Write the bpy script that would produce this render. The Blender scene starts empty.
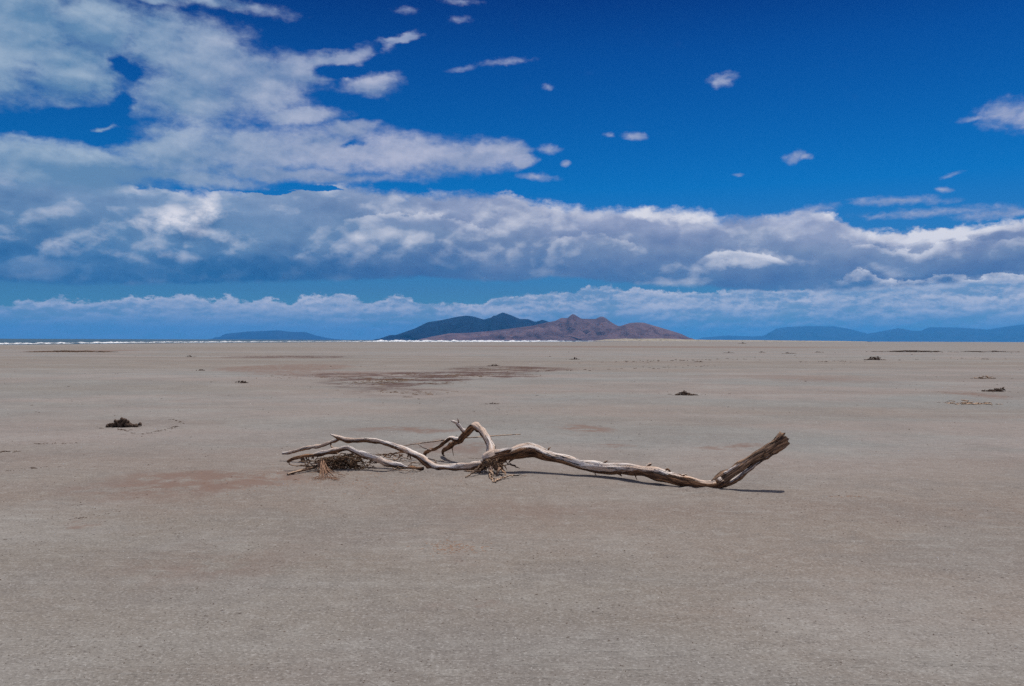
import bpy, math, random
from mathutils import Vector, noise as mn
random.seed(7)
sc = bpy.context.scene
COL = sc.collection
R = math.radians
F, CAMH = 796.0, 1.4

# ------------------------------------------------------------------ camera
cam = bpy.data.cameras.new('camera')
cam.sensor_width = 36.0
cam.lens = 36.0 * F / 1024
cam.clip_start = 0.05
cam.clip_end = 200000
camo = bpy.data.objects.new('camera', cam)
COL.objects.link(camo)
camo.location = (0, 0, CAMH)
camo.rotation_euler = (R(90) - 2.7 / F, 0, 0)
camo.rotation_mode = 'XYZ'
ROLL = math.atan(0.0033)
from mathutils import Matrix
camo.matrix_world = Matrix.Translation((0, 0, CAMH)) @ Matrix.Rotation(R(90) - 2.7 / F, 4, 'X') @ Matrix.Rotation(ROLL, 4, 'Z')
sc.camera = camo

def yh(px): return 338.65 + 0.0033 * px
def ground_at(px, gy):
    d = CAMH * F / (gy - yh(px))
    return Vector(((px - 512) * d / F, d, 0.0))
def at(px, py, gy):                       # point above the ground spot seen at row gy
    g = ground_at(px, gy)
    g.z = (gy - py) * g.y / F
    return g
def far(px, py, Y):
    return Vector(((px - 512) * Y / F, Y, CAMH + (yh(px) - py) * Y / F))

# ------------------------------------------------------------------ node helper
class NT:
    def __init__(s, tree): s.t = tree; s.n = tree.nodes; s.l = tree.links
    def _in(s, sock, v):
        if v is None: return
        if isinstance(v, bpy.types.NodeSocket): s.l.new(v, sock)
        else:
            if isinstance(v, (tuple, list)) and len(v) == 3 and sock.type == 'RGBA': v = (*v, 1)
            sock.default_value = v
    def math(s, op, a, b=None, c=None, clamp=False):
        n = s.n.new('ShaderNodeMath'); n.operation = op; n.use_clamp = clamp
        s._in(n.inputs[0], a); s._in(n.inputs[1], b); s._in(n.inputs[2], c)
        return n.outputs[0]
    def vmath(s, op, a, b=None, scale=None):
        n = s.n.new('ShaderNodeVectorMath'); n.operation = op
        s._in(n.inputs[0], a); s._in(n.inputs[1], b)
        if scale is not None: s._in(n.inputs['Scale'], scale)
        return n.outputs[0]
    def comb(s, x, y, z):
        n = s.n.new('ShaderNodeCombineXYZ'); s._in(n.inputs[0], x); s._in(n.inputs[1], y); s._in(n.inputs[2], z)
        return n.outputs[0]
    def sep(s, v):
        n = s.n.new('ShaderNodeSeparateXYZ'); s._in(n.inputs[0], v); return n.outputs
    def noise(s, vec, scale=1, detail=4, rough=.5, dist=0, color=False, lac=2.0):
        n = s.n.new('ShaderNodeTexNoise'); s._in(n.inputs['Vector'], vec)
        n.inputs['Scale'].default_value = scale; n.inputs['Detail'].default_value = detail
        n.inputs['Roughness'].default_value = rough; n.inputs['Distortion'].default_value = dist
        n.inputs['Lacunarity'].default_value = lac
        return n.outputs['Color'] if color else n.outputs['Fac']
    def vor(s, vec, scale=1, feature='F1', rand=1):
        n = s.n.new('ShaderNodeTexVoronoi'); n.feature = feature; s._in(n.inputs['Vector'], vec)
        n.inputs['Scale'].default_value = scale; n.inputs['Randomness'].default_value = rand
        return n.outputs['Distance']
    def puff(s, vec, detail=3):
        n = s.n.new('ShaderNodeTexNoise'); s._in(n.inputs['Vector'], vec); n.noise_type = 'RIDGED_MULTIFRACTAL'
        n.inputs['Scale'].default_value = 1; n.inputs['Detail'].default_value = detail
        n.inputs['Roughness'].default_value = .55; n.inputs['Offset'].default_value = 1.0; n.inputs['Gain'].default_value = 1.5; n.normalize = True
        return s.math('SUBTRACT', 1.0, n.outputs['Fac'])
    def smooth(s, x, a, b, lo=0., hi=1.):
        n = s.n.new('ShaderNodeMapRange'); n.interpolation_type = 'SMOOTHSTEP'
        s._in(n.inputs[0], x); s._in(n.inputs[1], a); s._in(n.inputs[2], b)
        n.inputs[3].default_value = lo; n.inputs[4].default_value = hi
        return n.outputs[0]
    def lin(s, x, a, b, lo=0., hi=1., clamp=True):
        n = s.n.new('ShaderNodeMapRange'); n.clamp = clamp
        s._in(n.inputs[0], x); s._in(n.inputs[1], a); s._in(n.inputs[2], b)
        n.inputs[3].default_value = lo; n.inputs[4].default_value = hi
        return n.outputs[0]
    def mapping(s, vec, loc=(0,0,0), rot=(0,0,0), scale=(1,1,1), kind='POINT'):
        n = s.n.new('ShaderNodeMapping'); n.vector_type = kind; s._in(n.inputs[0], vec)
        n.inputs['Location'].default_value = loc; n.inputs['Rotation'].default_value = rot
        n.inputs['Scale'].default_value = scale
        return n.outputs[0]
    def ball(s, vec, loc, rad, rot=0):
        m = s.mapping(vec, (loc[0], loc[1], 0), (0, 0, rot), (rad[0], rad[1], 1), 'TEXTURE')
        g = s.n.new('ShaderNodeTexGradient'); g.gradient_type = 'SPHERICAL'; s._in(g.inputs[0], m)
        return g.outputs['Fac']
    def mix(s, f, a, b, mode='MIX'):
        n = s.n.new('ShaderNodeMix'); n.data_type = 'RGBA'; n.blend_type = mode
        s._in(n.inputs[0], f); s._in(n.inputs[6], a); s._in(n.inputs[7], b)
        return n.outputs[2]
    def ramp(s, f, stops, interp='LINEAR'):
        n = s.n.new('ShaderNodeValToRGB'); n.color_ramp.interpolation = interp
        e = n.color_ramp.elements
        e[0].position, e[0].color = stops[0][0], (*stops[0][1], 1)
        e[1].position, e[1].color = stops[-1][0], (*stops[-1][1], 1)
        for p, c in stops[1:-1]:
            k = e.new(p); k.color = (*c, 1)
        s._in(n.inputs[0], f)
        return n.outputs[0]
    def curve(s, f, pts):
        n = s.n.new('ShaderNodeFloatCurve'); c = n.mapping.curves[0]
        n.mapping.use_clip = False
        while len(c.points) < len(pts): c.points.new(.5, .5)
        for k, (x, y) in enumerate(pts):
            c.points[k].location = (x, y); c.points[k].handle_type = 'AUTO_CLAMPED'
        n.mapping.update(); s._in(n.inputs['Value'], f)
        return n.outputs[0]
def lin(c):
    return tuple((v / 255 / 12.92) if v / 255 <= .04045 else ((v / 255 + .055) / 1.055) ** 2.4 for v in c)

# ------------------------------------------------------------------ sun and sky
SUN_EL, SUN_AZ = R(67), R(33)           # azimuth from +Y towards +X: high and a little beyond the branch
sd = Vector((math.sin(SUN_AZ) * math.cos(SUN_EL), math.cos(SUN_AZ) * math.cos(SUN_EL), math.sin(SUN_EL)))
sl = bpy.data.lights.new('sun', 'SUN'); sl.energy = 3.7; sl.angle = R(.53); sl.color = (1, .955, .89)
so = bpy.data.objects.new('sun', sl); COL.objects.link(so)
so.rotation_euler = (-sd).to_track_quat('-Z', 'Y').to_euler(); so.location = (0, 0, 50)

world = bpy.data.worlds.new('World'); sc.world = world; world.use_nodes = True
N = NT(world.node_tree); N.n.clear()
tc = N.n.new('ShaderNodeTexCoord').outputs['Generated']
dx, dy, dz = N.sep(N.vmath('NORMALIZE', tc))
az = N.math('ARCTAN2', dx, dy)
rad = N.math('MAXIMUM', N.math('SQRT', N.math('ADD', N.math('MULTIPLY', dx, dx), N.math('MULTIPLY', dy, dy))), .02)
U = N.math('MULTIPLY', az, F)                                    # sky units along the horizon
V = N.math('MULTIPLY', N.math('DIVIDE', dz, rad), F)             # sky units above the horizon
P = N.comb(U, V, 0.0)
def su(px): return math.atan((px - 512) / F) * F
def sv(px, py): return (yh(px) - py) * math.cos(math.atan((px - 512) / F))
def wide(sx, sy, seed=0., src=None):
    return N.mapping(src or P, (seed, seed * 1.7, seed), (0, 0, 0), (1 / sx, 1 / sy, 1))
# warp
w1 = N.vmath('SUBTRACT', N.noise(wide(55, 34, 3.1), 1, 3, .55, color=True), (.5, .5, .5))
w2 = N.vmath('SUBTRACT', N.noise(wide(15, 10, 9.7), 1, 5, .62, color=True), (.5, .5, .5))
Pw = N.vmath('ADD', N.vmath('ADD', P, N.vmath('MULTIPLY', w1, (34, 20, 0))), N.vmath('MULTIPLY', w2, (16, 10, 0)))
Pf = N.vmath('ADD', P, N.vmath('MULTIPLY', w2, (8, 4, 0)))
# relief noises: the same field sampled again a little nearer to the sun side gives lit tops
def relief(src, sx, sy, seed, off, detail=7, rough=.56):
    a = N.noise(wide(sx, sy, seed, src), 1, detail, rough)
    b = N.noise(wide(sx, sy, seed, N.vmath('ADD', src, off)), 1, detail, rough)
    return a, N.math('SUBTRACT', a, b)
nA, eA = relief(Pf, 44, 30, 1.3, (-3.0, 5, 0), 6, .62)
_, eL = relief(Pf, 95, 60, 14.3, (-12, 16, 0), 2, .5)
nF = N.noise(wide(11, 7, 17.1, P), 1, 6, .68)
nB, eB = relief(Pf, 62, 36, 5.2, (-4, 7, 0), 6, .60)
nC, eC = relief(Pf, 26, 11, 8.4, (-2, 2.6, 0), 7, .62)
def billow(src, sx, sy, seed, off):
    a = N.puff(wide(sx, sy, seed, src)); b = N.puff(wide(sx, sy, seed, N.vmath('ADD', src, off)))
    return a, N.math('SUBTRACT', a, b)
pB, vB = billow(Pf, 95, 60, 4.4, (-4, 8, 0))
nE = N.noise(wide(24, 14, 6.6, Pf), 1, 6, .66)
nbig = N.noise(wide(150, 60, 2.2), 1, 3, .5)

def blobs(src, items, smooth=.15):
    out = None
    for it in items:
        px, py, rx, ry = it[:4]; rot = it[4] if len(it) > 4 else 0; w = it[5] if len(it) > 5 else 1
        ca = math.cos(math.atan((px - 512) / F))
        b = N.ball(src, (su(px), sv(px, py)), (rx * ca * ca * 1.5, ry * ca * 1.5), R(rot))
        if w != 1: b = N.math('MULTIPLY', b, w)
        if out is None: out = b
        else:
            out = N.math('ADD', out, b) if smooth == 0 else (N.math('MAXIMUM', out, b) if smooth < .1 else N.math('SMOOTH_MAX', out, b, smooth))
    return out

# clear sky
sky = N.n.new('ShaderNodeTexSky'); sky.sky_type = 'NISHITA'; sky.sun_disc = False
sky.sun_elevation = SUN_EL; sky.sun_rotation = SUN_AZ
sky.air_density = 1.0; sky.dust_density = 0.3; sky.ozone_density = 3.0
tint = N.ramp(N.lin(V, 0, 400), [(0, (.12, .36, .55)), (.12, (.09, .26, .50)), (.375, (.0, .28, .61)), (.7, (.0, .165, .46)), (.85, (.0, .095, .34)), (1, (.0, .070, .29))])
skyc = N.mix(1.0, sky.outputs[0], tint, 'MULTIPLY')
BG = N.n.new('ShaderNodeBackground'); N._in(BG.inputs[0], skyc); BG.inputs[1].default_value = .115
shader = BG.outputs[0]
def over(shader, mask, colour, strength=1.0):
    b = N.n.new('ShaderNodeBackground'); N._in(b.inputs[0], colour); b.inputs[1].default_value = strength
    m = N.n.new('ShaderNodeMixShader'); N._in(m.inputs[0], mask); N.l.new(shader, m.inputs[1]); N.l.new(b.outputs[0], m.inputs[2])
    return m.outputs[0]
un = N.lin(U, -520, 520)
def edge(pts):
    q = [((su(x) + 520) / 1040, sv(x, y) / 400) for x, y in pts]
    q = [(0.0, q[0][1])] + q + [(1.0, q[-1][1])]
    return N.math('MULTIPLY', N.curve(un, q), 400)
Vn = N.sep(Pw)[1]
Vf = N.sep(Pf)[1]

# --- low layer of far cumulus near the horizon
topC = edge([(0,302),(60,299),(130,299),(190,296),(240,299),(290,299),(340,296),(370,303),(400,295),(425,303),(470,304),(512,297),(560,293),(605,286),(650,288),(700,291),(760,290),(820,284),(900,278),(1024,272)])
dC = N.math('ADD', N.math('SUBTRACT', topC, V), N.math('ADD', N.math('MULTIPLY', N.math('SUBTRACT', nE, .5), 24), N.math('MULTIPLY', N.math('SUBTRACT', nF, .5), 10)))
mC = N.smooth(dC, -1.2, 2.2)
puff = N.smooth(N.math('ADD', nC, N.math('MULTIPLY', N.math('SUBTRACT', nbig, .5), .5)), .32, .60)
tC = N.lin(dC, 0, 34)
leftness = N.smooth(U, -330, 120)
baseC = N.mix(leftness, lin((120,150,186)), lin((122,151,188)))
lowC = N.mix(leftness, lin((110,146,184)), lin((84,134,182)))
bodyC = N.mix(N.smooth(V, 34, 8), baseC, lowC)
litC = N.math('MULTIPLY_ADD', eC, 2.2, N.math('MULTIPLY_ADD', puff, .55, -.12), clamp=True)
litC = N.math('ADD', litC, N.math('MULTIPLY', N.smooth(dC, 6, 0), N.lin(nB, .4, .6, .1, .75)), clamp=True)
rows = None
for k, (v0, amp, w) in enumerate([(32, 12, .8), (23, 9, .6), (14, 7, .4)]):
    e1 = N.math('ADD', N.math('MULTIPLY', N.math('SUBTRACT', N.noise(N.comb(N.math('DIVIDE', U, 34 - 5 * k), k * 7.3, 0), 1, 4, .6), .5), amp * 2.6), v0)
    e1 = N.math('ADD', e1, N.math('MULTIPLY', N.smooth(U, -50, 250), 7 - 1.5 * k))
    d1 = N.math('ADD', N.math('SUBTRACT', e1, Vf), N.math('MULTIPLY', N.math('SUBTRACT', nF, .5), 5))
    r1 = N.math('MULTIPLY', N.math('MULTIPLY', N.smooth(d1, -1.2, 2.5), N.smooth(d1, 8, .5)), w)
    rows = r1 if rows is None else N.math('MAXIMUM', rows, r1)
rows = N.math('MULTIPLY', rows, N.math('MULTIPLY', N.smooth(nB, .38, .62), N.lin(U, -380, -60, .3, 1.0)))
litC = N.math('MULTIPLY', N.math('ADD', litC, rows, clamp=True), N.lin(V, 2, 30, .4, 1.1))
litcol = N.mix(N.smooth(V, 8, 40), lin((134,160,198)), lin((190,194,212)))
colC = N.mix(litC, bodyC, litcol)
# blue gaps
mC = N.math('MULTIPLY', mC, N.lin(puff, 0, .5, .72, 1))
shader = over(shader, mC, colC)

# --- the long bank
topB = edge([(0,150),(60,158),(110,176),(160,188),(200,186),(250,187),(300,185),(350,183),(400,190),(450,190),(512,193),(560,201),(600,204),(640,205),(690,205),(712,211),(722,217),(742,215),(770,213),(800,210),(826,212),(846,219),(870,228),(890,231),(905,228),(935,226),(980,224),(1024,216)])
botB = edge([(0,281),(60,284),(150,284),(250,282),(350,280),(430,277),(512,281),(560,277),(620,283),(700,287),(800,291),(850,290),(900,286),(960,283),(1024,281)])
gap_ = blobs(Pw, [(160,184,10,4,0),(200,184,22,2.4,-3),(262,189,30,2.4,0),(310,187,24,2,0)])
dT = N.math('ADD', N.math('SUBTRACT', N.math('MINIMUM', N.math('SUBTRACT', topB, Vf), 26), N.math('MULTIPLY', gap_, 36)), N.math('ADD', N.math('MULTIPLY', N.math('SUBTRACT', nE, .5), 22), N.math('MULTIPLY', N.math('SUBTRACT', nF, .5), 8)))
dBt = N.math('ADD', N.math('SUBTRACT', Vf, botB), N.math('MULTIPLY', N.math('SUBTRACT', nE, .5), 7))
soft = N.lin(N.noise(wide(80, 60, 33.), 1, 2, .5), .4, .6, 3, 11)
mB = N.math('MULTIPLY', N.smooth(dT, -2.0, soft), N.smooth(dBt, -2.5, 2.5))
t = N.math('DIVIDE', N.math('SUBTRACT', topB, Vn), N.math('SUBTRACT', topB, botB), clamp=True)
t2 = N.math('ADD', t, N.math('MULTIPLY', N.math('SUBTRACT', nB, .5), -.75), clamp=True)
cR = N.ramp(t2, [(0, lin((160,168,196))), (.25, lin((146,157,187))), (.5, lin((128,145,177))), (.78, lin((103,128,168))), (1, lin((76,113,160)))])
cL = N.ramp(t2, [(0, lin((134,158,190))), (.3, lin((112,142,179))), (.55, lin((104,138,176))), (.78, lin((72,118,166))), (1, lin((26,92,146)))])
colB = N.mix(N.smooth(U, -330, 20), cL, cR)
br = blobs(Pw, [(178,222,42,12,8,1.3),(205,205,12,16,0,1.2),(45,248,40,11,0,.55),(24,274,24,4,0,.75),(100,236,30,8,0,.4),(220,240,40,9,0,.5),
    (684,211,36,9,0,2.3),(645,210,26,6,0,1.3),(748,258,46,8,4,.5),(725,266,30,5,0,.4),(548,214,60,6,0,.45),(560,236,22,9,30,.4),
    (880,236,34,8,0,1.1),(925,236,36,7,0,1.2),(985,229,46,7,8,1.2),(1010,222,30,7,10,1.2),(905,246,60,10,-12,.5),(790,216,30,5,0,.4),(790,235,12,5,0,.5),
    (870,280,24,5,10,.4),(975,280,24,6,0,.3),(460,256,30,9,0,.35),(480,226,34,10,0,.35),
    (400,210,60,9,0,.25),(300,205,50,8,0,.35),(160,258,60,4,0,.45),(700,282,40,4,0,.25)], 0)
dk = blobs(Pw, [(80,280,120,9,0,.3),(250,272,150,14,0,.4),(330,262,90,20,0,.35),(420,268,80,12,0,.3),(560,270,70,8,0,.3),(960,252,60,8,5,.35),(1010,268,60,8,0,.4),
    (40,226,50,14,0,.3),(690,240,60,10,0,.15),(780,282,90,7,0,.25),(30,262,50,6,0,.4),(820,262,40,8,0,.2),(195,232,20,6,20,.5),(480,245,70,12,0,.2)], 0)
lit = N.math('MULTIPLY_ADD', N.math('ADD', eB, N.math('MULTIPLY', vB, .48)), 1.7, N.math('ADD', N.math('MULTIPLY', N.math('SUBTRACT', nE, .5), .45), N.math('MULTIPLY', eL, 1.3)))
lit = N.math('ADD', lit, N.math('MULTIPLY', br, N.lin(nE, .32, .6, .35, 1.25)))
lit = N.math('ADD', lit, N.math('MULTIPLY', N.smooth(dT, 12, 1), N.lin(nB, .35, .6, .08, .42)))
lit = N.math('MULTIPLY', N.math('SUBTRACT', lit, .04), .92)
lit = N.math('MULTIPLY', lit, N.math('SUBTRACT', 1, N.math('MULTIPLY', N.smooth(t, .6, .88), N.lin(U, -100, 150, .85, .3))))
def crestline(pts, h, w, amp=16, bumpn=None):
    d = N.math('ADD', N.math('SUBTRACT', edge(pts), V), N.math('ADD', N.math('MULTIPLY', N.math('SUBTRACT', nE, .5), amp), N.math('MULTIPLY', N.math('SUBTRACT', nF, .5), 7)))
    x0, x1 = su(pts[0][0]), su(pts[-1][0])
    fade = N.math('MULTIPLY', N.smooth(U, x0, x0 + 25), N.smooth(U, x1, x1 - 25 if x1 < 440 else x1 + 60, 0, 1) if x1 < 440 else 1.0)
    hi = N.math('MULTIPLY', N.math('MULTIPLY', N.smooth(d, -.8, 1.4), N.smooth(d, h, 0)), N.math('MULTIPLY', fade, w))
    lo = N.math('MULTIPLY', N.math('MULTIPLY', N.smooth(d, -9, 0), N.smooth(d, .8, -.8)), N.math('MULTIPLY', fade, w * .5))
    return hi, lo
CL = [crestline(*a) for a in [([(830,280),(860,272),(885,279),(915,281),(945,273),(975,277),(1000,272),(1024,275)], 9, .6, 24),
    ([(690,262),(715,252),(740,250),(765,255),(800,262)], 8, .55), ([(840,256),(860,243),(885,247),(915,252),(950,243),(990,240),(1024,236)], 10, .36, 26),
    ([(540,250),(560,236),(590,232),(620,240),(650,250)], 12, .3, 22), ([(330,225),(370,214),(420,214),(470,222),(500,232)], 12, .3, 24)]]
hi_ = lo_ = None
for a_, b_ in CL:
    hi_ = a_ if hi_ is None else N.math('MAXIMUM', hi_, a_); lo_ = b_ if lo_ is None else N.math('MAXIMUM', lo_, b_)
lit = N.math('MULTIPLY', lit, N.lin(U, -350, 100, .78, .95)); lit = N.math('ADD', lit, hi_); dk = N.math('ADD', dk, lo_)
colB = N.mix(N.math('MAXIMUM', lit, 0), colB, lin((224,223,231)))
colB = N.mix(N.math('MAXIMUM', N.math('ADD', dk, N.math('ADD', N.math('MULTIPLY', eB, -1.1), N.math('ADD', N.math('MULTIPLY', eL, -1.2), N.math('MULTIPLY', vB, -.35)))), 0), colB, N.mix(N.smooth(U, -300, 50), lin((24,84,140)), lin((70,98,150))))
cl = N.n.new('ShaderNodeMix'); cl.data_type = 'RGBA'; 
shader = over(shader, mB, colB)

# --- upper left field and scattered puffs
A_items = [(18,30,80,62),(70,68,62,36),(104,84,24,18),(95,28,60,34),(160,40,46,32),(205,62,56,44),(190,98,58,34),(255,84,52,36),(295,72,36,20),(322,62,26,10,8),
    (345,58,26,9,20),(370,84,30,12,6),(398,40,22,4,14),(300,118,40,10,10),(346,131,30,9,4),(105,128,20,5),
    (30,160,60,28),(95,168,70,26),(175,152,70,26),(250,150,80,24),(330,152,80,24),(410,155,70,21),(470,157,42,17),(500,152,24,11),(515,160,12,7),
    (300,174,110,8),(180,176,90,9),(210,1,95,8,-2,.72),(150,-6,40,8,0,.8),(-20,60,60,60)]
neg = blobs(Pw, [(126,67,14,7,-15),(125,104,9,10,0,.7),(60,120,72,12,6),(110,134,42,8,0,.9),(335,71,24,5,10),(348,144,12,3,20,.8)], .05)
EA = blobs(Pw, A_items, .101)
EA = N.math('SUBTRACT', EA, .035)
Eg = N.smooth(EA, .0, .12)
EA = N.math('SUBTRACT', EA, N.math('MULTIPLY', neg, .75))
EA = N.math('ADD', EA, N.math('MULTIPLY', N.math('MULTIPLY', N.math('SUBTRACT', nA, .5), .7), Eg))
EA = N.math('ADD', EA, N.math('MULTIPLY', N.math('MULTIPLY', N.math('SUBTRACT', nE, .5), .55), Eg))
EA = N.math('ADD', EA, N.math('MULTIPLY', N.math('MULTIPLY', N.math('SUBTRACT', nF, .5), .28), Eg))
mA = N.smooth(EA, .05, .64)
mA = N.math('MULTIPLY', mA, N.lin(EA, .25, .8, .8, 1))
litA = N.math('ADD', N.math('MULTIPLY_ADD', N.math('ADD', eA, N.math('MULTIPLY', vB, .28)), 1.25, N.math('MULTIPLY_ADD', eL, 1.6, .45)), N.math('MULTIPLY', N.math('SUBTRACT', nA, .5), .7))
litA = N.math('ADD', litA, N.math('MULTIPLY', N.math('SUBTRACT', nE, .5), .45))
A_dark = blobs(Pw, [(190,92,50,18,0,.35),(80,45,40,20,0,.3),(40,20,40,14,0,.2),(110,100,60,12,0,.2),(90,175,110,14,0,.5),(60,200,100,16,0,.4),(240,170,60,7,0,.3)], 0)
A_br = blobs(Pw, [(370,80,22,7,0,.35),(150,80,22,14,0,.25),(110,20,30,10,0,.25),(170,135,40,7,0,.3),(35,137,26,6,0,.35),(360,158,90,9,0,.3),(240,48,30,8,0,.3),(460,150,40,6,0,.25),(90,80,26,10,0,.2)], 0)
litA = N.math('ADD', litA, N.math('SUBTRACT', A_br, A_dark), clamp=True)
rightish = N.smooth(U, -420, -120)
colA = N.mix(litA, N.mix(rightish, lin((98,136,174)), lin((116,138,178))), N.mix(rightish, lin((158,178,200)), lin((178,183,206))))
shader = over(shader, mA, colA)

puffs = [(722,80,14,7),(716,82,6,6),(634,136,12,4,-5),(609,135,6,3,0,.8),(548,150,12,5),(536,177,21,4,-5),(524,160,12,4,-10),(564,164,5,3),(793,157,11,6,20),(804,156,8,3,0,.9),
    (736,175,6,2,0,.8),(546,87,7,3,0,.8),(505,62,26,4,4,.85),(462,69,16,3,10,.75),(1004,114,30,15),(1024,118,26,14),(975,118,16,3,10,.8),(941,190,10,3,-5,.85),(950,175,12,2.5,14,.7),
    (900,201,48,5,-3,.95),(935,212,80,5,0,.8),(1000,213,46,6,2,.95),(880,216,16,3,0,.75),(800,215,36,7,14,.95),(388,46,10,6,30,.8),(410,35,12,4,20,.8),(460,2,20,4,0,.75),(460,20,14,4,0,.62),(405,10,14,5,0,.6)]
Pp = N.vmath('ADD', P, N.vmath('ADD', N.vmath('MULTIPLY', w2, (14, 7, 0)), N.vmath('MULTIPLY', w1, (5, 3, 0))))
E0 = blobs(Pp, puffs, .05)
nz = N.math('ADD', N.math('MULTIPLY', N.math('SUBTRACT', nE, .5), .9), N.math('MULTIPLY', N.math('SUBTRACT', nF, .5), 1.0))
EP = N.math('ADD', E0, N.math('MULTIPLY', nz, N.math('MULTIPLY', E0, 4, clamp=True)))
mP = N.math('MULTIPLY', N.smooth(EP, .08, 1.05), .88)
colP = N.mix(N.math('MULTIPLY_ADD', eC, 2.0, .55, clamp=True), lin((104,134,182)), lin((182,185,208)))
shader = over(shader, mP, colP)
# unseen broken cloud added overhead and behind, as neutral fill light
ov = N.noise(N.vmath('MULTIPLY', tc, (2.2, 2.2, 3.5)), 1, 7, .6)
mO = N.math('MULTIPLY', N.smooth(ov, .40, .56), N.math('MAXIMUM', N.smooth(V, 400, 620), N.smooth(N.math('ABSOLUTE', U), 560, 760)))
mO = N.math('MULTIPLY', mO, N.smooth(dz, -.02, .05))
shader = over(shader, mO, N.mix(N.smooth(ov, .45, .7), lin((196,196,208)), lin((120,132,158))))
wo = N.n.new('ShaderNodeOutputWorld'); N.l.new(shader, wo.inputs[0])
world.cycles.sampling_method = 'MANUAL'; world.cycles.sample_map_resolution = 1024

# ------------------------------------------------------------------ object helpers
def tagk(o, label=None, cat=None, group=None, kind=None):
    if label: o['label'] = label
    if cat: o['category'] = cat
    if group: o['group'] = group
    if kind: o['kind'] = kind
    return o
def mesh_obj(name, verts, faces, mat, parent=None, smooth=True, attrs=None, origin=None):
    me = bpy.data.meshes.new(name)
    if origin is not None: verts = [Vector(v) - origin for v in verts]
    me.from_pydata([tuple(v) for v in verts], [], faces); me.update()
    if smooth: me.shade_smooth()
    if attrs:
        for k, data in attrs.items():
            if isinstance(data[0], (tuple, Vector)):
                a = me.attributes.new(k, 'FLOAT_VECTOR', 'POINT'); a.data.foreach_set('vector', [c for v in data for c in v])
            else:
                a = me.attributes.new(k, 'FLOAT', 'POINT'); a.data.foreach_set('value', data)
    me.materials.append(mat)
    o = bpy.data.objects.new(name, me); COL.objects.link(o)
    if origin is not None: o.location = origin
    if parent is not None:
        o.parent = parent
        if origin is not None: o.location = origin - parent.location
    return o
def empty(name, loc):
    o = bpy.data.objects.new(name, None); COL.objects.link(o); o.location = loc; o.empty_display_size = .2
    return o
def material(name, rough=.9, spec=.2):
    m = bpy.data.materials.new(name); m.use_nodes = True
    n = NT(m.node_tree); b = m.node_tree.nodes['Principled BSDF']
    b.inputs['Roughness'].default_value = rough; b.inputs['Specular IOR Level'].default_value = spec
    return m, n, b
def bump(n, h, strength, dist, prev=None):
    k = n.n.new('ShaderNodeBump'); n._in(k.inputs['Height'], h)
    k.inputs['Strength'].default_value = strength; k.inputs['Distance'].default_value = dist
    if prev is not None: n.l.new(prev, k.inputs['Normal'])
    return k.outputs[0]

# ------------------------------------------------------------------ ground
m_sand, n, b = material('sand', .95, .12)
pos = n.n.new('ShaderNodeNewGeometry').outputs['Position']
def ns(sx, sy, seed, detail=4, rough=.55):
    return n.noise(n.mapping(pos, (seed, seed, 0), (0,0,0), (1/sx, 1/sy, 1)), 1, detail, rough)
big = ns(9, 5, 3, 5, .6); mid = ns(1.1, 1.0, 7, 6, .62); small = ns(.16, .11, 1, 4, .65); grain = ns(.018, .014, 5, 3, .75); gr2 = ns(.055, .05, 15, 4, .7); pits = n.vor(n.mapping(pos, (0,0,0),(0,0,0),(9,11,1)), 1)
strk = ns(5.0, .9, 11, 6, .62); far1 = ns(160, 35, 4, 6, .62)
def k8(*c): return tuple(v * .835 for v in c)
base = n.mix(n.smooth(big, .42, .58), k8(.250,.246,.232), k8(.305,.258,.234))
base = n.mix(n.smooth(far1, .46, .58, 0, .7), base, k8(.235,.190,.150))
med = ns(2.6, 2.2, 51, 5, .55)
base = n.mix(n.smooth(med, .50, .62, 0, .5), base, k8(.218,.196,.178))
base = n.mix(n.smooth(med, .46, .36, 0, .4), base, k8(.335,.315,.29))
bands = ns(70, 6, 14, 6, .65)
base = n.mix(n.smooth(bands, .52, .62, 0, .5), base, k8(.22,.165,.135))
base = n.mix(n.smooth(bands, .47, .38, 0, .35), base, k8(.33,.32,.30))
base = n.mix(n.smooth(mid, .50, .70, 0, .28), base, k8(.345,.325,.295))
base = n.mix(n.smooth(mid, .47, .34, 0, .45), base, k8(.215,.190,.170))
base = n.mix(n.smooth(strk, .54, .68, 0, .22), base, k8(.215,.178,.160))
base = n.mix(n.smooth(small, .50, .70, 0, .4), base, k8(.36,.34,.31))
base = n.mix(n.smooth(small, .48, .32, 0, .4), base, k8(.185,.165,.148))
base = n.mix(n.smooth(gr2, .53, .66, 0, .25), base, k8(.43,.41,.385))
base = n.mix(n.smooth(gr2, .47, .34, 0, .28), base, k8(.16,.145,.13))
base = n.mix(n.smooth(grain, .54, .66, 0, .55), base, k8(.52,.495,.465))
base = n.mix(n.smooth(grain, .45, .34, 0, .65), base, k8(.10,.088,.08))
base = n.mix(n.math('MULTIPLY', n.smooth(pits, .11, .05), n.smooth(mid, .48, .55)), base, k8(.10,.08,.07))
rip = n.noise(n.mapping(pos, (2,3,0), (0,0,R(-22)), (1/.55, 1/.075, 1)), 1, 4, .6)
ripm = n.math('MULTIPLY', n.smooth(rip, .5, .68), n.smooth(ns(1.5, 1.2, 41, 3, .5), .48, .6))
base = n.mix(n.math('MULTIPLY', ripm, .28), base, k8(.40,.38,.345))
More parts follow.
